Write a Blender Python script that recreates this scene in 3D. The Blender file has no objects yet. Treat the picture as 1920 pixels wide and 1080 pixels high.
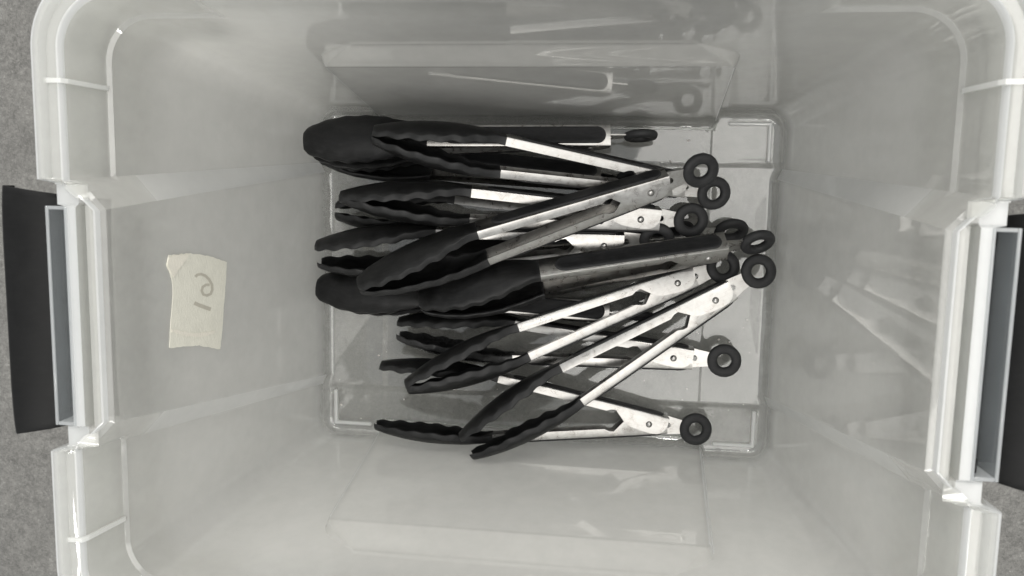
import bpy, bmesh, math, random
from mathutils import Vector, Matrix
random.seed(7)
S = bpy.context.scene
COL = S.collection
# ------------------------------------------------------------------ camera
cam_d = bpy.data.cameras.new('camera')
cam = bpy.data.objects.new('camera', cam_d); COL.objects.link(cam)
cam.location = (0.066706, 0.081055, 0.740641)
cam.rotation_euler = (-0.115063, 0.12892, 0.019785)
cam_d.sensor_width = 36.0
cam_d.lens = 36.0 * 1475.02 / 1920.0
cam_d.clip_start = 0.02; cam_d.clip_end = 50
cam_d.dof.use_dof = True
cam_d.dof.focus_distance = 0.665
cam_d.dof.aperture_fstop = 10.0
S.camera = cam
# ------------------------------------------------------------------ world + lamps
W = bpy.data.worlds.new('World'); S.world = W; W.use_nodes = True
bg = W.node_tree.nodes['Background']
bg.inputs[0].default_value = (0.97, 0.99, 1.0, 1); bg.inputs[1].default_value = 0.62
def area(name, loc, target, sx, sy, power, col=(1, 0.98, 0.94)):
    l = bpy.data.lights.new(name, 'AREA'); l.shape = 'RECTANGLE'; l.size = sx; l.size_y = sy
    l.energy = power; l.color = col
    o = bpy.data.objects.new(name, l); COL.objects.link(o)
    o.location = loc
    o.rotation_euler = (Vector(target) - Vector(loc)).to_track_quat('-Z', 'Y').to_euler()
    return o
area('ceiling_lamp', (0.55, -0.22, 2.3), (0.25, -0.1, 0), 2.1, 1.1, 15, (1, 0.97, 0.92))
area('strip_lamp', (-0.25, -1.05, 2.3), (0, 0, 0), 1.3, 0.10, 7)
area('small_lamp', (0.30, 0.95, 2.3), (0, 0, 0), 0.16, 0.16, 3.2)
area('ceiling_lamp', (-0.1, 2.4, 1.75), (0, 0, 0), 2.6, 1.5, 46)
S.view_settings.view_transform = 'Standard'
S.view_settings.look = 'None'
S.view_settings.exposure = 0.45
S.render.engine = 'CYCLES'
S.cycles.use_denoising = True
S.cycles.max_bounces = 14; S.cycles.transparent_max_bounces = 24
S.cycles.diffuse_bounces = 5; S.cycles.glossy_bounces = 5; S.cycles.transmission_bounces = 8
S.cycles.caustics_reflective = False; S.cycles.caustics_refractive = False
S.cycles.sample_clamp_indirect = 6.0

# ------------------------------------------------------------------ material helpers
def new_mat(name):
    m = bpy.data.materials.new(name); m.use_nodes = True
    nt = m.node_tree
    for n in list(nt.nodes): nt.nodes.remove(n)
    out = nt.nodes.new('ShaderNodeOutputMaterial')
    return m, nt, out
def N(nt, t, **k):
    n = nt.nodes.new(t)
    for a, b in k.items():
        if a.startswith('i_'): n.inputs[a[2:].replace('_', ' ')].default_value = b
        else: setattr(n, a, b)
    return n
def noise(nt, scale, detail=4, rough=0.55, vec=None, dist=0.0):
    n = N(nt, 'ShaderNodeTexNoise'); n.inputs['Scale'].default_value = scale
    n.inputs['Detail'].default_value = detail; n.inputs['Roughness'].default_value = rough
    n.inputs['Distortion'].default_value = dist
    if vec is not None: nt.links.new(vec, n.inputs['Vector'])
    return n
def ramp(nt, src, stops):
    r = N(nt, 'ShaderNodeValToRGB')
    e = r.color_ramp.elements
    while len(e) < len(stops): e.new(0.5)
    for x, (p, c) in zip(e, stops):
        x.position = p; x.color = (c, c, c, 1) if not isinstance(c, tuple) else (*c, 1)
    nt.links.new(src, r.inputs[0]); return r.outputs[0]
def bump(nt, h, strength, dist=0.001, prev=None):
    b = N(nt, 'ShaderNodeBump'); b.inputs['Strength'].default_value = strength; b.inputs['Distance'].default_value = dist
    nt.links.new(h, b.inputs['Height'])
    if prev is not None: nt.links.new(prev, b.inputs['Normal'])
    return b.outputs[0]
def objvec(nt, scale=(1, 1, 1)):
    tc = N(nt, 'ShaderNodeTexCoord'); mp = N(nt, 'ShaderNodeMapping'); mp.inputs['Scale'].default_value = scale
    nt.links.new(tc.outputs['Object'], mp.inputs['Vector']); return mp.outputs[0]

def plastic_mat(name, color, clear, gloss_rough=0.025, scratch=0.06, zones=False):
    m, nt, out = new_mat(name); L = nt.links.new
    v = objvec(nt)
    n1 = noise(nt, 9, 3, 0.5, v); n2 = noise(nt, 70, 4, 0.55, v)
    sv = objvec(nt, (40, 260, 30)); n3 = noise(nt, 1.0, 3, 0.6, sv, 0.6)
    bm1 = bump(nt, n1.outputs[0], 0.10, 0.0014)
    bm2 = bump(nt, n3.outputs[0], scratch, 0.0002, bm1)
    geo = N(nt, 'ShaderNodeNewGeometry')
    ior = N(nt, 'ShaderNodeMapRange'); L(geo.outputs['Backfacing'], ior.inputs[0])
    ior.inputs[3].default_value = 1.6; ior.inputs[4].default_value = 1 / 1.6
    fr = N(nt, 'ShaderNodeFresnel'); L(ior.outputs[0], fr.inputs[0]); L(bm1, fr.inputs['Normal'])
    dif = N(nt, 'ShaderNodeBsdfDiffuse'); tra = N(nt, 'ShaderNodeBsdfTranslucent')
    tp = N(nt, 'ShaderNodeBsdfTransparent'); tp.inputs[0].default_value = (0.97, 0.98, 0.97, 1)
    mixc = N(nt, 'ShaderNodeMixRGB'); mixc.inputs[1].default_value = (*[c * 0.94 for c in color], 1); mixc.inputs[2].default_value = (*color, 1)
    L(n1.outputs[0], mixc.inputs[0]); L(mixc.outputs[0], dif.inputs[0]); L(mixc.outputs[0], tra.inputs[0])
    m1 = N(nt, 'ShaderNodeMixShader'); m1.inputs[0].default_value = 0.55
    L(dif.outputs[0], m1.inputs[1]); L(tra.outputs[0], m1.inputs[2])
    cl = N(nt, 'ShaderNodeMapRange'); L(n2.outputs[0], cl.inputs[0])
    cl.inputs[1].default_value = 0.3; cl.inputs[2].default_value = 0.75
    cl.inputs[3].default_value = clear + 0.02; cl.inputs[4].default_value = clear - 0.03
    fac = cl.outputs[0]
    if zones:      # thin base and rim are clearer than the frosted walls
        sx = N(nt, 'ShaderNodeSeparateXYZ'); L(v, sx.inputs[0])
        zr = N(nt, 'ShaderNodeMapRange'); L(sx.outputs[2], zr.inputs[0]); zr.inputs[1].default_value = 0.0; zr.inputs[2].default_value = 0.30
        zc = ramp(nt, zr.outputs[0], [(0.01, 0.30), (0.09, 0.04), (0.70, 0.0), (0.86, 0.15)])
        ad = N(nt, 'ShaderNodeMath', operation='ADD'); L(fac, ad.inputs[0]); L(zc, ad.inputs[1]); fac = ad.outputs[0]
    m2 = N(nt, 'ShaderNodeMixShader'); L(fac, m2.inputs[0])
    L(m1.outputs[0], m2.inputs[1]); L(tp.outputs[0], m2.inputs[2])
    gl = N(nt, 'ShaderNodeBsdfGlossy'); gl.inputs['Color'].default_value = (1, 1, 1, 1); gl.inputs['Roughness'].default_value = gloss_rough; L(bm2, gl.inputs['Normal'])
    m3 = N(nt, 'ShaderNodeMixShader'); L(fr.outputs[0], m3.inputs[0]); L(m2.outputs[0], m3.inputs[1]); L(gl.outputs[0], m3.inputs[2])
    L(m3.outputs[0], out.inputs[0]); return m

def steel_mat():
    m, nt, out = new_mat('brushed_steel'); L = nt.links.new
    b = N(nt, 'ShaderNodeBsdfPrincipled')
    oi = N(nt, 'ShaderNodeObjectInfo')
    v = objvec(nt)
    add = N(nt, 'ShaderNodeVectorMath'); L(v, add.inputs[0]); L(oi.outputs['Location'], add.inputs[1])
    blot = noise(nt, 130, 5, 0.62, add.outputs[0], 0.6); big = noise(nt, 28, 3, 0.5, add.outputs[0])
    br = noise(nt, 1.0, 4, 0.65, objvec(nt, (45, 2200, 2200)))
    c = ramp(nt, blot.outputs[0], [(0.30, (0.27, 0.26, 0.245)), (0.48, (0.37, 0.36, 0.345)), (0.70, (0.43, 0.425, 0.41))])
    st = ramp(nt, br.outputs[0], [(0.30, 0.84), (0.62, 1.03)])
    mx = N(nt, 'ShaderNodeMixRGB', blend_type='MULTIPLY'); mx.inputs[0].default_value = 1; L(c, mx.inputs[1]); L(st, mx.inputs[2])
    L(mx.outputs[0], b.inputs['Base Color']); b.inputs['Metallic'].default_value = 1.0
    mr = N(nt, 'ShaderNodeMapRange'); L(blot.outputs[0], mr.inputs[0]); mr.inputs[1].default_value = 0.3; mr.inputs[2].default_value = 0.7
    mr.inputs[3].default_value = 0.25; mr.inputs[4].default_value = 0.36; L(mr.outputs[0], b.inputs['Roughness'])
    bm = bump(nt, br.outputs[0], 0.14, 0.0002); bm = bump(nt, big.outputs[0], 0.14, 0.0025, bm)
    L(bm, b.inputs['Normal'])
    L(b.outputs[0], out.inputs[0]); return m

def black_mat(name, base, r0, r1, dust, bscale=900, bstr=0.15, edge_sheen=0.03):
    m, nt, out = new_mat(name); L = nt.links.new
    b = N(nt, 'ShaderNodeBsdfPrincipled'); b.inputs['Specular IOR Level'].default_value = 0.18
    oi = N(nt, 'ShaderNodeObjectInfo'); v = objvec(nt)
    add = N(nt, 'ShaderNodeVectorMath'); L(v, add.inputs[0]); L(oi.outputs['Location'], add.inputs[1])
    n1 = noise(nt, 60, 5, 0.65, add.outputs[0], 0.5); n2 = noise(nt, bscale, 3, 0.6, v)
    c = ramp(nt, n1.outputs[0], [(0.35, base), (0.75, tuple(x + dust for x in base))])
    geo = N(nt, 'ShaderNodeNewGeometry')
    pt = ramp(nt, geo.outputs['Pointiness'], [(0.50, 0.0), (0.58, edge_sheen)])  # ridge highlights painted in: convex edges get a lighter base colour
    ds = ramp(nt, noise(nt, 1.0, 4, 0.7, objvec(nt, (90, 420, 420)), 0.4).outputs[0], [(0.45, 0.0), (0.8, dust * 1.3)])
    a1 = N(nt, 'ShaderNodeMixRGB', blend_type='ADD'); a1.inputs[0].default_value = 1; L(c, a1.inputs[1]); L(pt, a1.inputs[2])
    a2 = N(nt, 'ShaderNodeMixRGB', blend_type='ADD'); a2.inputs[0].default_value = 1; L(a1.outputs[0], a2.inputs[1]); L(ds, a2.inputs[2])
    L(a2.outputs[0], b.inputs['Base Color'])
    mr = N(nt, 'ShaderNodeMapRange'); L(n1.outputs[0], mr.inputs[0]); mr.inputs[1].default_value = 0.3; mr.inputs[2].default_value = 0.7
    mr.inputs[3].default_value = r0; mr.inputs[4].default_value = r1; L(mr.outputs[0], b.inputs['Roughness'])
    L(bump(nt, n2.outputs[0], bstr, 0.0003), b.inputs['Normal'])
    L(b.outputs[0], out.inputs[0]); return m

def concrete_mat():
    m, nt, out = new_mat('speckled_concrete'); L = nt.links.new
    b = N(nt, 'ShaderNodeBsdfPrincipled'); v = objvec(nt)
    big = noise(nt, 5, 5, 0.6, v); mid = noise(nt, 130, 4, 0.7, v); fine = noise(nt, 900, 3, 0.75, v)
    vo = N(nt, 'ShaderNodeTexVoronoi'); vo.inputs['Scale'].default_value = 520; L(v, vo.inputs['Vector'])
    c1 = ramp(nt, big.outputs[0], [(0.3, (0.165, 0.16, 0.15)), (0.7, (0.22, 0.215, 0.20))])
    c2 = ramp(nt, fine.outputs[0], [(0.32, 0.74), (0.5, 0.97), (0.68, 1.15)])
    c3 = ramp(nt, mid.outputs[0], [(0.3, 0.72), (0.7, 1.2)])
    vv = N(nt, 'ShaderNodeSeparateColor'); L(vo.outputs['Color'], vv.inputs[0])
    c4 = ramp(nt, vv.outputs[0], [(0.0, 0.75), (0.96, 1.0), (0.99, 1.15)])
    # hairline cracks
    cr = N(nt, 'ShaderNodeTexVoronoi', feature='DISTANCE_TO_EDGE'); cr.inputs['Scale'].default_value = 26
    wv = N(nt, 'ShaderNodeVectorMath', operation='MULTIPLY_ADD'); L(mid.outputs[1], wv.inputs[0]); wv.inputs[1].default_value = (0.03, 0.03, 0.03); L(v, wv.inputs[2])
    L(wv.outputs[0], cr.inputs['Vector'])
    c5 = ramp(nt, cr.outputs[0], [(0.0, 0.72), (0.02, 1.0)])
    cur = c1
    for c in (c2, c3, c4, c5):
        mx = N(nt, 'ShaderNodeMixRGB', blend_type='MULTIPLY'); mx.inputs[0].default_value = 1.0
        L(cur, mx.inputs[1]); L(c, mx.inputs[2]); cur = mx.outputs[0]
    L(cur, b.inputs['Base Color']); b.inputs['Roughness'].default_value = 0.8
    L(bump(nt, fine.outputs[0], 0.5, 0.0006), b.inputs['Normal'])
    L(b.outputs[0], out.inputs[0]); return m

def simple_mat(name, col, rough, crepe=0.0):
    m, nt, out = new_mat(name); L = nt.links.new
    b = N(nt, 'ShaderNodeBsdfPrincipled'); v = objvec(nt)
    n = noise(nt, 120, 4, 0.6, v)
    c = ramp(nt, n.outputs[0], [(0.3, tuple(x * 0.92 for x in col)), (0.7, col)])
    L(c, b.inputs['Base Color']); b.inputs['Roughness'].default_value = rough
    nb = bump(nt, n.outputs[0], 0.2, 0.0004)
    if crepe:
        cn = noise(nt, 1.0, 3, 0.6, objvec(nt, (300, 300, 1100)), 0.5); nb = bump(nt, cn.outputs[0], crepe, 0.0006, nb)
    L(nb, b.inputs['Normal'])
    L(b.outputs[0], out.inputs[0]); return m

M_BIN = plastic_mat('frosted_plastic', (0.925, 0.91, 0.875), 0.46, zones=True)
M_RIDGE = plastic_mat('frosted_plastic_ridge', (0.905, 0.90, 0.88), 0.36)
M_EDGE = plastic_mat('edge_glow_plastic', (0.90, 0.905, 0.90), 0.24, 0.10)  # whiter copy of the bin plastic, edge glow put into its colour
M_GLINT = plastic_mat('glint_white_plastic', (0.97, 0.97, 0.95), 0.04, 0.08)  # whitest copy: corner glints and rib brightness put into the colour
M_CLEAR = plastic_mat('clear_plastic_floor', (0.62, 0.65, 0.68), 0.80)
M_FRAME = plastic_mat('clear_plastic_edge', (0.80, 0.815, 0.825), 0.50, 0.10)
M_STEEL = steel_mat()
M_NYLON = black_mat('black_nylon', (0.003, 0.003, 0.003), 0.32, 0.50, 0.006, edge_sheen=0.02)
M_RUBBER = black_mat('black_rubber', (0.008, 0.008, 0.0085), 0.45, 0.6, 0.008)
M_WET = black_mat('wet_black_nylon', (0.007, 0.007, 0.007), 0.06, 0.5, 0.012, 260, 0.9)
M_LATCH = black_mat('black_plastic', (0.003, 0.003, 0.003), 0.4, 0.5, 0.002, edge_sheen=0.003)
M_CONC = concrete_mat()
M_TAPE = simple_mat('masking_tape', (0.80, 0.78, 0.68), 0.7, 0.6)
M_TAPE2 = simple_mat('folded_masking_tape', (0.84, 0.80, 0.70), 0.7, 0.5)
M_INK = simple_mat('faded_marker', (0.54, 0.51, 0.43), 0.8)
M_CRUMB = simple_mat('pale_crumb', (0.75, 0.70, 0.66), 0.6)

# ------------------------------------------------------------------ mesh helpers
def mesh_obj(name, bm, mat, parent=None, smooth=None, loc=None):
    me = bpy.data.meshes.new(name); bm.normal_update(); bm.to_mesh(me); bm.free()
    me.materials.append(mat)
    o = bpy.data.objects.new(name, me); COL.objects.link(o)
    if parent: o.parent = parent
    if smooth is not None:
        me.polygons.foreach_set('use_smooth', [True] * len(me.polygons))
        try: me.set_sharp_from_angle(angle=math.radians(smooth))
        except Exception: pass
    return o
def grid_faces(bm, rows, close_u=True):
    n = len(rows[0])
    for a, b in zip(rows[:-1], rows[1:]):
        for i in range(n if close_u else n - 1):
            j = (i + 1) % n
            bm.faces.new((a[i], a[j], b[j], b[i]))
def lerp(a, b, t): return a + (b - a) * t
def ss(x, a, b):
    t = min(1, max(0, (x - a) / (b - a))); return t * t * (3 - 2 * t)
def lin(x, a, b): return min(1, max(0, (x - a) / (b - a)))
def interp(x, pts):
    if x <= pts[0][0]: return pts[0][1]
    for (a, b), (c, d) in zip(pts[:-1], pts[1:]):
        if x <= c: return lerp(b, d, (x - a) / (c - a) if c > a else 0)
    return pts[-1][1]

# ------------------------------------------------------------------ floor
bm = bmesh.new()
vs = [bm.verts.new((x, y, -0.0045)) for x, y in ((-3, -3), (3, -3), (3, 3), (-3, 3))]
bm.faces.new(vs)
fl = mesh_obj('concrete_floor', bm, M_CONC); fl['kind'] = 'structure'

# ------------------------------------------------------------------ the bin
bin_o = bpy.data.objects.new('storage_bin', None); COL.objects.link(bin_o)
bin_o['label'] = 'large translucent plastic storage bin with black latches standing open on concrete'
bin_o['category'] = 'storage bin'
NC = 22
def outline(hx, hy, r, bx, by):
    """closed loop of (x, y, nx, ny); bx / by = break points where a recess starts on the end / long walls"""
    P = []
    def seg(cx, cy, dx, dy, half, br, cnt, nx, ny):
        st = [-half, -br[1], -br[0], br[0], br[1], half]
        for (a, b), n in zip(zip(st[:-1], st[1:]), cnt):
            for i in range(n):
                q = lerp(a, b, i / n); P.append((cx + dx * q, cy + dy * q, nx, ny))
    def arc(cx, cy, a0, n):
        for i in range(n):
            a = a0 + math.pi / 2 * i / n; P.append((cx + r * math.cos(a), cy + r * math.sin(a), math.cos(a), math.sin(a)))
    CY = (24, 16, 64, 16, 24); CX = (26, 8, 120, 8, 26)
    seg(hx, 0, 0, 1, hy - r, bx, CY, 1, 0); arc(hx - r, hy - r, 0, NC)
    seg(0, hy, -1, 0, hx - r, by, CX, 0, 1); arc(-(hx - r), hy - r, math.pi / 2, NC)
    seg(-hx, 0, 0, -1, hy - r, bx, CY, -1, 0); arc(-(hx - r), -(hy - r), math.pi, NC)
    seg(0, -hy, 1, 0, hx - r, by, CX, 0, -1); arc(hx - r, -(hy - r), 1.5 * math.pi, NC)
    return P
def breaks(z):
    t = z / 0.298
    hw = lerp(0.158, 0.146, t / 0.72) - 0.030 * ss(z, 0.172, 0.212) ** 1.5
    return (lerp(0.100, 0.0665, t), lerp(0.109, 0.0850, t)), (hw - 0.004, hw)
HT = 0.298
def inset(x, y, nx, ny, z):
    t = z / HT
    bx, by = breaks(z)
    if abs(nx) > 0.999:      # end walls: recess that grows towards the handle
        return lerp(0.0035, 0.0175, t) * (1 - lin(abs(y), *bx))
    if abs(ny) > 0.999:      # long walls: raised panel with a sloping top
        t_ = lin(abs(x), *by); inside = 1 - t_
        bead = 0.0012 * (1 - abs(2 * t_ - 1)) * (1 - lin(z, 0.182, 0.190))
        bead += 0.0005 * inside * (math.exp(-((z - 0.1815) / 0.0022) ** 2) + math.exp(-((z - 0.2085) / 0.0022) ** 2))
        return 0.0078 * ss(inside, 0, 1) * (1 - ss(z, 0.178, 0.211)) + bead
    return 0.0
STEP = 0.0024
def corner_zone(x, y, nx, ny):
    if abs(nx) > 0.999: return lin(abs(y), 0.0850, 0.0880)
    if abs(ny) > 0.999: return lin(abs(x), 0.1800, 0.1850)
    return 1.0
def wall_ring(z, hx, hy, r, zin=None):
    R = []
    for x, y, nx, ny in outline(hx, hy, r, *breaks(z if zin is None else zin)):
        d = inset(x, y, nx, ny, z if zin is None else zin) - STEP * lin(z, 0.2605, 0.2622) * corner_zone(x, y, nx, ny)
        R.append((x - nx * d, y - ny * d, z))
    return R
def dims(z):
    t = z / HT
    return 0.2135 + 0.0485 * t, 0.158 + 0.0335 * t, 0.016 + 0.014 * t
bm = bmesh.new(); rows = []
def base_z(x, y):
    return (0.0011 * (1 - ss(abs(y), 0.1090, 0.1140)) + 0.0006 * (1 - ss(abs(x), 0.1495, 0.1545))
            - 0.0006 * ss(abs(x), 0.165, 0.176) * ss(abs(y), 0.113, 0.121))
FR = 0.007
h0 = dims(0)
edge0 = wall_ring(0, h0[0] - FR, h0[1] - FR, max(h0[2] - FR, 0.004))
ks = [i / 150 for i in range(1, 151)]
flat0 = [(x, y, 0) for x, y, nx, ny in outline(h0[0] - FR, h0[1] - FR, max(h0[2] - FR, 0.004), *breaks(0))]
first = None
for k in ks:
    w_ = ss(k, 0.955, 1.0)
    rows.append([bm.verts.new((lerp(p[0], x, w_) * k, lerp(p[1], y, w_) * k, base_z(lerp(p[0], x, w_) * k, lerp(p[1], y, w_) * k))) for (x, y, z), p in zip(edge0, flat0)])
cen = bm.verts.new((0, 0, base_z(0, 0)))
n = len(rows[0])
for i in range(n): bm.faces.new((cen, rows[0][i], rows[0][(i + 1) % n]))
for q in range(1, 7):        # base fillet
    a = math.pi / 2 * q / 7; off = FR * (1 - math.sin(a)); z = FR * (1 - math.cos(a))
    hx, hy, r = dims(z)
    rg = wall_ring(z, hx - off, hy - off, max(r - off, 0.004))
    rows.append([bm.verts.new((x, y, z + base_z(x, y) * (1 - q / 7))) for x, y, _ in rg])
WZ = sorted([z_ for z_ in (lerp(FR, 0.2590, q / 66) for q in range(67)) if not (0.1755 < z_ < 0.1875 or 0.2025 < z_ < 0.2145)] + [0.176 + 0.0011 * i for i in range(11)] + [0.203 + 0.0011 * i for i in range(11)] + [0.2605, 0.26085, 0.2622, 0.2626, 0.265, 0.270, 0.276, 0.282, 0.290])
for q in range(len(WZ)):
    z = WZ[q]
    rows.append([bm.verts.new(p) for p in wall_ring(z, *dims(z))])
# rim rows:  (outward offset from lip, z) outside / inside the handle zone
hx, hy, r = 0.2645, 0.1938, 0.032
NORM = [(-0.0006, 0.2940), (0.0008, 0.2972), (0.0020, 0.2980), (0.0078, 0.2980), (0.0088, 0.3005), (0.0105, 0.3020), (0.0140, 0.3020), (0.0160, 0.3008), (0.0166, 0.2980)]
ZONE = [(-0.0175, 0.2910), (-0.0162, 0.2938), (-0.0150, 0.2942), (-0.0100, 0.2942), (-0.0094, 0.2868), (-0.0068, 0.2868), (-0.0060, 0.2975), (0.0000, 0.2980), (0.0010, 0.2960)]
base_ol = outline(hx, hy, r, (0.0665, 0.0850), (0.1885, 0.1905))
def rim_pt(i, k):
    x, y, nx, ny = base_ol[i]
    o, z = NORM[k]
    if abs(nx) > 0.999:
        oz, zz = ZONE[k]
        if k < 3: m = 1 - lin(abs(y), 0.0665, 0.0850)
        elif k < 7:
            m = 1 - lin(abs(y), 0.0830, 0.0848)
            zz = lerp(zz, 0.2942, lin(abs(y), 0.0690, 0.0702))
        else: m = 1 - lin(abs(y), 0.0828, 0.0848)
        if k >= 7 and abs(y) > 0.0695: oz = oz + 0.0070; zz = zz - 0.002
        o = lerp(o, oz, m); z = lerp(z, zz, m)
    return x + nx * o, y + ny * o, z
def skirt_depth(i):
    x, y, nx, ny = base_ol[i]
    if abs(nx) > 0.999: return lerp(0.010, 0.064, lin(abs(y), 0.0838, 0.0850))
    if abs(ny) > 0.999: return lerp(0.012, 0.064, lin(abs(x), 0.1885, 0.1905))
    return 0.064
for k in range(len(NORM)):
    rows.append([bm.verts.new(rim_pt(i, k)) for i in range(n)])
for q in (0.1, 0.3, 0.5, 0.75, 1.0):
    rr = []
    for i in range(n):
        x, y, z = rim_pt(i, len(NORM) - 1); _, _, nx, ny = base_ol[i]
        rr.append(bm.verts.new((x - nx * 0.0015 * q, y - ny * 0.0015 * q, z - skirt_depth(i) * q)))
    rows.append(rr)
grid_faces(bm, rows)
edge_verts = set(v for rr in rows[-8:-3] for v in rr)
lip_verts = set(v for rr in rows[-14:-11] for v in rr)
for f in bm.faces:
    if all(v in edge_verts for v in f.verts) or all(v in lip_verts for v in f.verts): f.material_index = 1
bands = [(24, 40), (104, 120), (192, 200), (320, 328), (400, 416), (480, 496), (568, 576), (696, 704)]  # wall facets; panel sides take the edge-glow plastic as painted bright lines
for q_, (ra, rb) in enumerate(zip(rows[155:156 + 78], rows[156:157 + 78])):
    for a_, b_ in bands:
        if WZ[max(q_ - 2, 0)] > 0.258: continue
        if b_ - a_ == 8 and WZ[max(q_ - 2, 0)] > 0.172: continue
        for i in range(a_, b_):
            va = {ra[i], ra[(i + 1) % n], rb[i], rb[(i + 1) % n]}
            for f in ra[i].link_faces:
                if set(f.verts) == va: f.material_index = 1 if b_ - a_ == 8 else 2
bmesh.ops.recalc_face_normals(bm, faces=bm.faces)
bm.normal_update()
bm.faces.ensure_lookup_table()
if bm.faces[0].normal.z < 0: bmesh.ops.reverse_faces(bm, faces=bm.faces)
body = mesh_obj('body', bm, M_BIN, bin_o, 38); body.data.materials.append(M_EDGE); body.data.materials.append(M_RIDGE)
sol = body.modifiers.new('thickness', 'SOLIDIFY'); sol.thickness = 0.0021; sol.offset = -1.0; sol.use_even_offset = False; sol.material_offset_rim = 1

def box_bm(bm, x0, x1, y0, y1, z0, z1):
    v = [bm.verts.new(p) for p in ((x0, y0, z0), (x1, y0, z0), (x1, y1, z0), (x0, y1, z0), (x0, y0, z1), (x1, y0, z1), (x1, y1, z1), (x0, y1, z1))]
    for f in ((3, 2, 1, 0), (4, 5, 6, 7), (0, 1, 5, 4), (1, 2, 6, 5), (2, 3, 7, 6), (3, 0, 4, 7)): bm.faces.new([v[i] for i in f])
def bevel_mod(o, w, seg=2):
    b = o.modifiers.new('bevel', 'BEVEL'); b.width = w; b.segments = seg; b.limit_method = 'ANGLE'
for s in (-1, 1):
    # hollow bracket that carries the latch
    br = bmesh.new()
    def X(a, b): return (min(s * a, s * b), max(s * a, s * b))
    yb = 0.0690; zi, zo = 0.2985, 0.2975
    box_bm(br, *X(0.2640, 0.2659), -yb, yb, 0.268, zi)           # inner wall
    box_bm(br, *X(0.2772, 0.2790), -yb, yb, zo - 0.0016, zo)     # top edge of the outer wall
    box_bm(br, *X(0.26595, 0.27715), yb - 0.0022, yb, 0.268, zo - 0.0003)
    box_bm(br, *X(0.26595, 0.27715), -yb, -yb + 0.0022, 0.268, zo - 0.0003)
    bo = mesh_obj('latch_bracket', br, M_FRAME, bin_o, 30); bevel_mod(bo, 0.0005)
    bf = bmesh.new(); box_bm(bf, *X(0.26595, 0.27715), -yb + 0.00225, yb - 0.00225, 0.2685, 0.2700); box_bm(bf, *X(0.2774, 0.2788), -yb + 0.0001, yb - 0.0001, 0.268, zo - 0.00165)
    mesh_obj('bracket_floor', bf, M_CLEAR, bo, 30)
    # black latch swung open
    lm = bmesh.new()
    prof = [(0.262, 0.2600), (0.272, 0.2640), (0.2815, 0.2745), (0.296, 0.2835), (0.310, 0.2868), (0.3165, 0.2872), (0.3190, 0.2850), (0.3193, 0.2770)]
    R = []
    for px, pz in prof:
        hl = 0.0735 + 0.0075 * lin(px, 0.27, 0.3165)
        row = []
        for i in range(41):
            t = -1 + 2 * i / 40
            row.append(lm.verts.new((s * px, hl * t, pz - 0.002 * abs(t) ** 6)))
        R.append(row)
    grid_faces(lm, R, False)
    bmesh.ops.recalc_face_normals(lm, faces=lm.faces); lm.normal_update()
    lm.faces.ensure_lookup_table()
    if lm.faces[20].normal.z < 0: bmesh.ops.reverse_faces(lm, faces=lm.faces)
    lo = mesh_obj('latch_handle', lm, M_LATCH, bin_o, 50)
    sm = lo.modifiers.new('thickness', 'SOLIDIFY'); sm.thickness = 0.0028; sm.offset = -1
    bevel_mod(lo, 0.0007)
    for t in (-1, 1):
        pm = bmesh.new()
        bmesh.ops.create_cone(pm, cap_ends=True, segments=16, radius1=0.0022, radius2=0.0022, depth=0.010,
                              matrix=Matrix.Translation((s * 0.2690, t * 0.0640, 0.2880)) @ Matrix.Rotation(math.pi / 2, 4, 'X'))
        mesh_obj('hinge_pin', pm, M_LATCH, lo, 40)
# gusset ribs between wall and skirt
def rib(pts, axis, pos, th=0.0028):
    b = bmesh.new(); lo, hi = [], []
    for a, z in pts:
        for L_, d in ((lo, -th / 2), (hi, th / 2)):
            L_.append(b.verts.new((a, pos + d, z) if axis == 'x' else (pos + d, a, z)))
    m = len(pts)
    b.faces.new(lo[::-1]); b.faces.new(hi)
    for i in range(m): b.faces.new((lo[i], lo[(i + 1) % m], hi[(i + 1) % m], hi[i]))
    bmesh.ops.recalc_face_normals(b, faces=b.faces)
    return mesh_obj('gusset_rib', b, M_GLINT, bin_o)
for s in (-1, 1):
    for t in (-1, 1):
        rib([(s * 0.2616, 0.2945), (s * 0.2635, 0.2988), (s * 0.2742, 0.2992), (s * 0.2778, 0.268), (s * 0.2640, 0.2540), (s * 0.2569, 0.2628)], 'x', t * 0.1438)
        rib([(t * 0.1975, 0.2955), (t * 0.2065, 0.2985), (t * 0.2065, 0.2400), (t * 0.1940, 0.2400)], 'y', s * 0.1900)
        rib([(s * 0.2672, 0.2955), (s * 0.2725, 0.2960), (s * 0.2722, 0.2760), (s * 0.2640, 0.2700)], 'x', t * 0.0836)

# L-shaped white bars added at the base corners, standing in for glints
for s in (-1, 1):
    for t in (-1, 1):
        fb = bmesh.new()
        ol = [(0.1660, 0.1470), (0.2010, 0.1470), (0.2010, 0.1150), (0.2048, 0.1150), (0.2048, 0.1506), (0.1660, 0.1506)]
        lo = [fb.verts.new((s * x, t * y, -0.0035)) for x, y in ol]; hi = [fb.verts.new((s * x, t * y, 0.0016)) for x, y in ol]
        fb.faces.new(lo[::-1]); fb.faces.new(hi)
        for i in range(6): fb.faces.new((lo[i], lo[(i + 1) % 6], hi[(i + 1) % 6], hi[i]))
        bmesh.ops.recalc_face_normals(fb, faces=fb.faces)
        fo = mesh_obj('glint_bar', fb, M_GLINT, bin_o, 40); bevel_mod(fo, 0.0014, 3)
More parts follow.
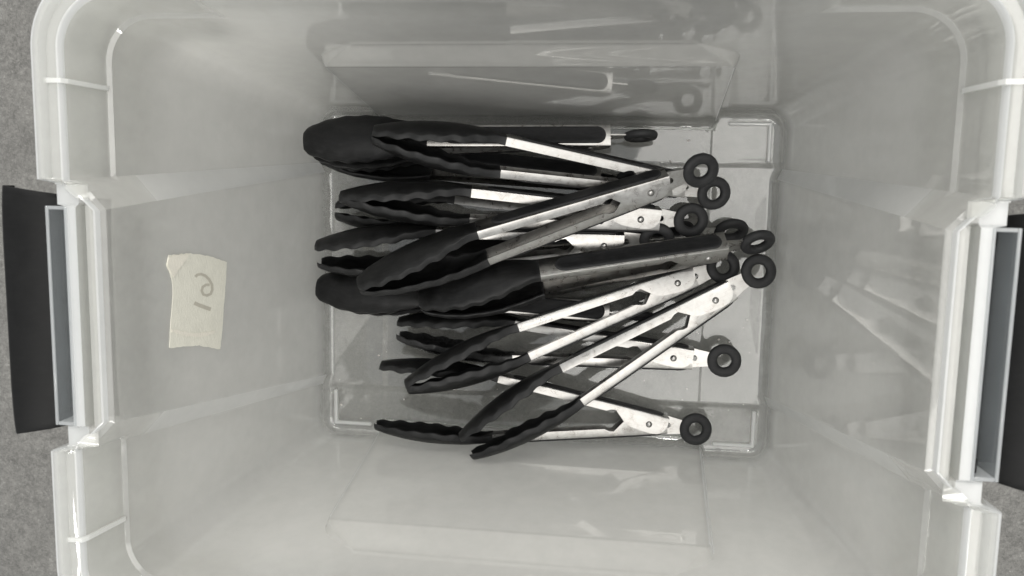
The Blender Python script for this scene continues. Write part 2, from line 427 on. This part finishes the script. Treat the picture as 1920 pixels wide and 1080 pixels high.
# added dark blocker outside the far wall, keeps light off it and the base
blocker = bpy.data.objects.new('light_blocker', None); COL.objects.link(blocker); blocker.location = (0.07, 0.335, -0.004)
blocker['label'] = 'added dark blue grey blocker shading the far wall, seen dimly through the plastic'
blocker['category'] = 'light blocker'
gb = bmesh.new(); R = []
for i in range(25):
    z = 0.33 * i / 24; row = []
    for j in range(48):
        a = 2 * math.pi * j / 48
        k = 0.86 + 0.14 * math.sin(math.pi * min(1, i / 20)) - 0.25 * ss(i, 18, 24)
        cx = math.copysign(abs(math.cos(a)) ** 0.45, math.cos(a)); sy = math.copysign(abs(math.sin(a)) ** 0.45, math.sin(a))
        w_ = 1 + 0.025 * math.sin(5 * a + i * 0.5) + 0.02 * math.sin(9 * a - i * 0.8)
        row.append(gb.verts.new((0.275 * cx * k * w_, 0.095 * sy * k * w_, z)))
    R.append(row)
grid_faces(gb, R); gb.faces.new(R[0][::-1]); gb.faces.new(R[-1])
bmesh.ops.recalc_face_normals(gb, faces=gb.faces)
mesh_obj('blocker_body', gb, simple_mat('dark_blue_blocker', (0.020, 0.028, 0.042), 0.9), blocker, 60)
for y_ in (-0.05, 0.05):
    hb = bmesh.new(); R = []
    for i in range(21):
        a = math.pi * i / 20; c_ = (0.07 * math.cos(a), y_, 0.325 + 0.05 * math.sin(a))
        R.append([hb.verts.new((c_[0] * (1 + dx), c_[1] + dy, c_[2] + dx * 0.05)) for dx, dy in ((0, -0.012), (0.06, -0.012), (0.06, 0.012), (0, 0.012))])
    grid_faces(hb, R)
    bmesh.ops.recalc_face_normals(hb, faces=hb.faces)
    mesh_obj('blocker_handle', hb, bpy.data.materials['dark_blue_blocker'], blocker, 60)

# masking tape on the left end wall
def left_wall(y, z, off):
    t = z / HT
    d = lerp(0.0035, 0.0175, t)
    nx = 0.992
    return Vector((-(0.2135 + 0.0485 * t - d) + off, y, z + off * 0.1))
def tape_patch(name, poly, mat, off, th, parent):
    b = bmesh.new(); lo, hi = [], []
    rj = random.Random(len(poly)); dense = []
    for (y0, z0), (y1, z1) in zip(poly, poly[1:] + poly[:1]):
        for q in range(5):
            dense.append((lerp(y0, y1, q / 5) + rj.uniform(-1, 1) * 0.00035, lerp(z0, z1, q / 5) + rj.uniform(-1, 1) * 0.00025))
    poly = dense
    for y, z in poly:
        lo.append(b.verts.new(left_wall(y, z, off))); hi.append(b.verts.new(left_wall(y, z, off + th)))
    m = len(poly)
    b.faces.new(hi); b.faces.new(lo[::-1])
    for i in range(m): b.faces.new((lo[i], lo[(i + 1) % m], hi[(i + 1) % m], hi[i]))
    bmesh.ops.recalc_face_normals(b, faces=b.faces)
    return mesh_obj(name, b, mat, parent)
TAPE = []
def px_on_wall(u, v):
    """reference measurement on the wall plane (metres): solve the view ray against the sloping wall"""
    C = cam.location; Rm = cam.rotation_euler.to_matrix()
    d = Rm @ Vector(((u - 960) / 1475.02, -(v - 540) / 1475.02, -1))
    lo, hi = 0.0, 1.2
    for _ in range(60):
        m = (lo + hi) / 2; p = C + d * m
        w = left_wall(p.y, p.z, 0).x
        if p.x > w: lo = m
        else: hi = m
    return p.y, p.z
tp_poly = [px_on_wall(u, v) for u, v in ((315, 479), (330, 477), (352, 475), (372, 476), (398, 482), (424, 491), (421, 540), (418, 580), (415, 620), (411, 655), (396, 652), (372, 648), (352, 649), (334, 651), (316, 652), (318, 610), (322, 560), (322, 530), (317, 512), (310, 497))]
tape = tape_patch('tape_label', tp_poly, M_TAPE, 0.0004, 0.0004, bin_o)
tape['label'] = 'cream masking tape label with a faded handwritten number'
tape_patch('folded_corner', [px_on_wall(u, v) for u, v in ((313, 482), (330, 478), (352, 477), (345, 490), (333, 504), (323, 520), (317, 510), (311, 497))], M_TAPE2, 0.0009, 0.0004, tape)
tape_patch('torn_edge', [px_on_wall(u, v) for u, v in ((319, 617), (340, 621), (358, 625), (378, 624), (402, 619), (398, 626), (378, 631), (355, 631), (338, 627), (319, 622))], M_TAPE2, 0.0009, 0.0003, tape)
def stroke(pts, w):
    P = [Vector(p) for p in pts]; L_, R_ = [], []
    for i, p in enumerate(P):
        d = (P[min(i + 1, len(P) - 1)] - P[max(i - 1, 0)]).normalized(); nn = Vector((-d.y, d.x))
        L_.append(p + nn * w / 2); R_.append(p - nn * w / 2)
    return L_, R_
def ink(pts, w):
    b = bmesh.new(); L_, R_ = stroke(pts, w)
    A = [b.verts.new(left_wall(*px_on_wall(*p), 0.00095)) for p in L_]; B = [b.verts.new(left_wall(*px_on_wall(*p), 0.00095)) for p in R_]
    for i in range(len(A) - 1): b.faces.new((A[i], A[i + 1], B[i + 1], B[i]))
    return mesh_obj('handwriting', b, M_INK, tape)
loop = [(364, 519), (368, 515), (375, 514), (383, 517), (390, 524), (395, 533), (396, 543), (393, 551), (386, 554), (379, 552), (376, 545), (378, 538), (384, 534), (391, 534)]
ink(loop, 5.0)
ink([(362, 568), (371, 572), (382, 576), (393, 580)], 7.0)

# ------------------------------------------------------------------ tongs
HSX, TIPX, OY, IY = -0.148, -0.260, 0.0105, 0.0026
def arm_mesh(sg, hz):
    b = bmesh.new(); th = 0.0009
    IYP = [(HSX, IY), (-0.0420, IY), (-0.0375, 0.0050), (-0.0335, 0.0055), (-0.0225, -0.0042), (-0.0160, -0.0066), (-0.006, -0.0078), (0.004, -0.0080), (0.010, -0.0070), (0.0140, -0.0045), (0.0165, -0.0005), (0.0172, 0.0030)]
    xs = sorted(set([HSX + i * (0.105 / 14) for i in range(15)] + [p[0] for p in IYP] + [-0.02, -0.018, -0.012, 0.0, 0.0125, 0.0155]))
    rows = []
    c = 0.0015
    for x in xs:
        iy = interp(x, IYP); oy = OY
        pr = []
        def side(s):
            o = [(iy, hz - th), (iy, hz), (oy - c, hz), (oy - 0.3 * c, hz - 0.3 * c), (oy, hz - c)]
            return [(y, s * z) for y, z in o]
        top = side(1); bot = side(-1)
        pr = [(oy - th, hz - th)] + top + bot[::-1] + [(oy - th, -(hz - th))]
        rows.append([b.verts.new((x, sg * y, z)) for y, z in pr])
    grid_faces(b, rows)
    b.faces.new(rows[0]); b.faces.new(rows[-1][::-1])
    # end web closing the handle
    bmesh.ops.recalc_face_normals(b, faces=b.faces)
    return b
def pad_mesh(sg):
    b = bmesh.new(); x0, x1, hw = -0.1345, 0.0130, 0.0076
    ol = []
    for i in range(17):
        a = -math.pi / 2 + math.pi * i / 16; ol.append((x1 - hw + hw * math.cos(a), hw * math.sin(a)))
    for i in range(17):
        a = math.pi / 2 + math.pi * i / 16; ol.append((x0 + hw * 1.5 + 1.5 * hw * math.cos(a), hw * math.sin(a)))
    cx = (x0 + x1) / 2
    rows = []
    for k, (ins, h) in enumerate(((0, -0.0004), (0, 0.0006), (0.0003, 0.0011), (0.0010, 0.0014), (0.0024, 0.0015), (0.0040, 0.0013))):
        f = 1 - ins / hw; fx = 1 - ins / ((x1 - x0) / 2)
        rows.append([b.verts.new((cx + (x - cx) * fx, sg * (OY + h), z * f)) for x, z in ol])
    grid_faces(b, rows)
    b.faces.new(rows[-1])
    bmesh.ops.recalc_face_normals(b, faces=b.faces)
    return b
def head_mesh(sg, seed=0):
    b = bmesh.new(); LEN = HSX - TIPX; NS, NZ = 72, 12
    rows = []
    for i in range(NS + 1):
        s = (i / NS) ** 0.9 if i < NS else 1.0
        x = HSX - s * LEN
        y0 = OY - 0.0002 - 0.0165 * s * s + 0.0125 * s * (1 - s)
        w = interp(s, [(0, 0.0096), (0.06, 0.0100), (0.2, 0.0145), (0.35, 0.0188), (0.5, 0.0205), (0.65, 0.0205), (0.8, 0.0180), (0.92, 0.0140), (0.97, 0.0112), (1.0, 0.0075)])
        d = interp(s, [(0, 0.0006), (0.08, 0.0012), (0.3, 0.0062), (0.55, 0.0085), (0.8, 0.0066), (1, 0.0034)])
        te = interp(s, [(0, 0.0072), (0.1, 0.0066), (0.3, 0.0060), (0.6, 0.0055), (0.9, 0.0048), (1, 0.0042)])
        tm = interp(s, [(0, 0.0070), (0.1, 0.0050), (0.25, 0.0030), (1, 0.0028)])
        p = interp(s, [(0, 8), (0.1, 4), (0.35, 2.1), (1, 2.0)])
        amp = ss(s, 0.10, 0.22) * (1 - ss(s, 0.93, 1.0))
        wv = math.sin(2 * math.pi * (s - 0.12) * 6.2)
        w += 0.0005 * amp * wv; d += 0.0008 * amp * wv
        ring = []
        for j in range(NZ + 1):
            z = -1 + 2 * j / NZ
            ring.append((y0 - d * abs(z) ** p, w * z))
        # rounded edge band, then the inner face back
        yi = y0 - d - te
        ring.append((y0 - d - 0.0006, w + 0.0003)); ring.append((yi + 0.0006, w + 0.0003)); ring.append((yi, w - 0.0004))
        for j in range(NZ + 1):
            z = 1 - 2 * j / NZ
            ww = (w - 0.0022) * z
            yy = y0 - tm - (d + te - tm - 0.0004) * abs(z) ** (p + 0.4)
            ring.append((yy, ww))
        ring.append((yi, -(w - 0.0004))); ring.append((yi + 0.0006, -(w + 0.0003))); ring.append((y0 - d - 0.0006, -(w + 0.0003)))
        rows.append([b.verts.new((x, sg * y, z)) for y, z in ring])
    grid_faces(b, rows)
    b.faces.new(rows[0][::-1]); b.faces.new(rows[-1])
    bmesh.ops.recalc_face_normals(b, faces=b.faces)
    return b
def rivet_mesh():
    b = bmesh.new(); prof = [(0.0001, 0.0119), (0.0012, 0.01175), (0.0022, 0.0113), (0.0028, 0.0107), (0.0030, 0.01005)]
    prof = prof + [(r, -z) for r, z in prof[::-1]]
    rows = [[b.verts.new((r * math.cos(a * math.pi / 10), r * math.sin(a * math.pi / 10), z)) for a in range(20)] for r, z in prof]
    grid_faces(b, rows); b.faces.new(rows[0]); b.faces.new(rows[-1][::-1])
    bmesh.ops.recalc_face_normals(b, faces=b.faces); return b
def tab_mesh():
    b = bmesh.new()
    ol = [(0.004, -0.0080), (0.0185, -0.0088), (0.0335, -0.0064), (0.0365, -0.0030), (0.0365, 0.0030), (0.0335, 0.0064), (0.0185, 0.0088), (0.004, 0.0080)]
    hole = [(0.0195 + 0.0027 * math.cos(a * math.pi / 8), 0.0027 * math.sin(a * math.pi / 8)) for a in range(16)]
    eds = []
    for L_ in (ol, hole):
        v = [b.verts.new((x, y, -0.0006)) for x, y in L_]
        eds += [b.edges.new((v[i], v[(i + 1) % len(v)])) for i in range(len(v))]
    bmesh.ops.triangle_fill(b, use_beauty=True, use_dissolve=False, edges=eds)
    r = bmesh.ops.extrude_face_region(b, geom=b.faces[:])
    for v in [g for g in r['geom'] if isinstance(g, bmesh.types.BMVert)]: v.co.z += 0.0012
    bmesh.ops.recalc_face_normals(b, faces=b.faces); return b
def ring_mesh():
    b = bmesh.new(); rows = []
    for i in range(40):
        a = 2 * math.pi * i / 40; row = []
        for j in range(14):
            c = 2 * math.pi * j / 14
            cr = math.copysign(abs(math.cos(c)) ** 0.8, math.cos(c)); sr = math.copysign(abs(math.sin(c)) ** 0.8, math.sin(c))
            rr = 0.0108 + 0.0046 * cr
            row.append(b.verts.new((0.0462 + rr * math.cos(a), rr * math.sin(a), 0.0037 * sr)))
        rows.append(row)
    rows.append(rows[0]); grid_faces(b, rows)
    bmesh.ops.recalc_face_normals(b, faces=b.faces); return b

TONGS = {
 1: (0.0936, 0.0891, 0.0775, 0.3497, 0.0922, 0.4979, 0.0546, 0.0516, -0.0121, 0.9785),
 2: (0.1087, 0.0942, 0.0577, -0.1394, 0.23, 0.2129, 0.0545, 0.0553, -0.0535, 0.9477),
 3: (0.0436, 0.1319, 0.0464, 0.0431, 0.0984, 1.4281, 0.098, 0.0889, 0.0312, 0.9456),
 4: (0.0372, 0.0986, 0.0223, -0.0758, 0.0005, 0.9126, 0.0378, 0.0407, 0.0, 0.9489),
 5: (0.0878, 0.0643, 0.0522, -0.0488, 0.1644, 0.1725, 0.0442, 0.0421, 0.0105, 0.9808),
 6: (0.0586, 0.0411, 0.0473, 0.0638, 0.0251, 0.2354, 0.0739, 0.0771, 0.0147, 0.9925),
 7: (0.1253, 0.0478, 0.0174, 0.1153, 0.0162, 0.8728, 0.0292, 0.0304, -0.0017, 0.9925),
 8: (0.0683, 0.056, 0.0179, -0.0277, 0.0271, -0.0484, 0.0604, 0.0592, 0.0153, 0.998),
 9: (0.145, 0.038, 0.0559, 0.2042, 0.0743, 0.89, 0.0562, 0.0580, -0.0622, 0.961),
 10: (0.1224, 0.0062, 0.0365, 0.3855, 0.1889, -0.0794, 0.05, 0.0525, -0.0262, 0.9732),
 11: (0.1554, -0.0061, 0.0425, 0.578, 0.0756, -0.02, 0.08, 0.0781, 0.0243, 0.983),
 12: (0.1241, -0.0614, 0.0239, -0.0554, -0.0073, 0.0175, 0.0689, 0.0683, 0.0089, 0.9881),
 13: (0.104, -0.1255, 0.02, -0.0775, 0.1012, -0.0767, 0.1514, 0.1548, -0.0445, 0.9723),
 14: (0.0475, -0.0235, 0.0246, -0.0595, 0.0635, 1.3135, 0.0571, 0.0526, 0.0, 0.9739),
}
LABELS = {
 1: 'topmost tongs slanting across the pile, thin grip edge showing, ring touching another ring',
 2: 'half open tongs near the back wall with flat steel sides up, above the edge-on pair',
 3: 'tongs against the back wall with grip facing up and ring seen edge on',
 4: 'dark tongs mostly buried between the open arms of the pair near the back wall',
 5: 'horizontal tongs under the topmost pair, round rivet plate just below its hinge',
 6: 'tongs with leftmost slim head tip and rivet just above the wide upturned grip',
 7: 'buried tongs showing mainly a tilted ring behind the wide upturned grip',
 8: 'buried tongs showing one small dark head tip between two larger heads at left',
 9: 'tongs whose wide black grip framed in steel faces up mid pile',
 10: 'shiny tongs slanting down left, just below the pair with the wide upturned grip',
 11: 'steepest slanting tongs, front tip over the lowest pair, ring farthest right',
 12: 'tongs under the slanting pairs with wet glossy tip and lone ring at right',
 13: 'wide open tongs lying lowest, nearest the front wall of the bin',
 14: 'tongs with broad round head face up at left, buried under the slanting pairs',
}
protos = {}
def part(key, bm_fn, name, mat, parent, smooth):
    if key not in protos:
        o = mesh_obj(name, bm_fn(), mat, None, smooth); protos[key] = o.data
    else:
        o = bpy.data.objects.new(name, protos[key]); COL.objects.link(o)
    o.parent = parent
    return o
for k, (x, y, z, yaw, pit, rol, tA, tB, rg, sc) in TONGS.items():
    t = bpy.data.objects.new('kitchen_tongs', None); COL.objects.link(t)
    t.empty_display_size = 0.02
    t.location = (x, y, z); t.rotation_euler = (rol, pit, yaw); t.scale = (sc, sc, sc)
    t['label'] = LABELS[k]; t['category'] = 'tongs'; t['group'] = 'black headed kitchen tongs piled in the bin'
    for sg, th in ((1, -tA), (-1, tB)):
        a = part(('arm', sg), lambda: arm_mesh(sg, 0.0100 if sg > 0 else 0.0087), 'arm', M_STEEL, t, 32)
        a.rotation_euler = (0, 0, th)
        part(('pad', sg), lambda: pad_mesh(sg), 'grip_pad', M_RUBBER, a, 50)
        wet = (k == 12 and sg < 0)
        part(('head', sg, wet), lambda: head_mesh(sg), 'tong_head', M_WET if wet else M_NYLON, a, 42)
    part('rivet', rivet_mesh, 'rivet', M_STEEL, t, 45)
    tb = part('tab', tab_mesh, 'pull_tab', M_STEEL, t, 30); tb.rotation_euler = (0, 0, rg)
    part('ring', ring_mesh, 'hanging_ring', M_RUBBER, tb, 60)

# tiny crumbs and dust scattered over the base
cb = bmesh.new(); rnd = random.Random(5)
for i in range(70):
    x_, y_ = rnd.uniform(-0.20, 0.20), rnd.uniform(-0.148, 0.145)
    r_ = rnd.choice([0.0003, 0.0004, 0.0004, 0.0006, 0.0009])
    z_ = base_z(x_, y_)
    g = bmesh.ops.create_icosphere(cb, subdivisions=1, radius=r_, matrix=Matrix.Translation((x_, y_, z_ + r_ * 0.5)) @ Matrix.Rotation(rnd.uniform(0, 6), 4, 'Z') @ Matrix.Diagonal((1.5, 0.9, 0.6, 1)))
    for v in g['verts']: v.co += Vector((rnd.uniform(-1, 1), rnd.uniform(-1, 1), 0)) * r_ * 0.3
cr = mesh_obj('crumbs', cb, M_CRUMB); cr['kind'] = 'stuff'
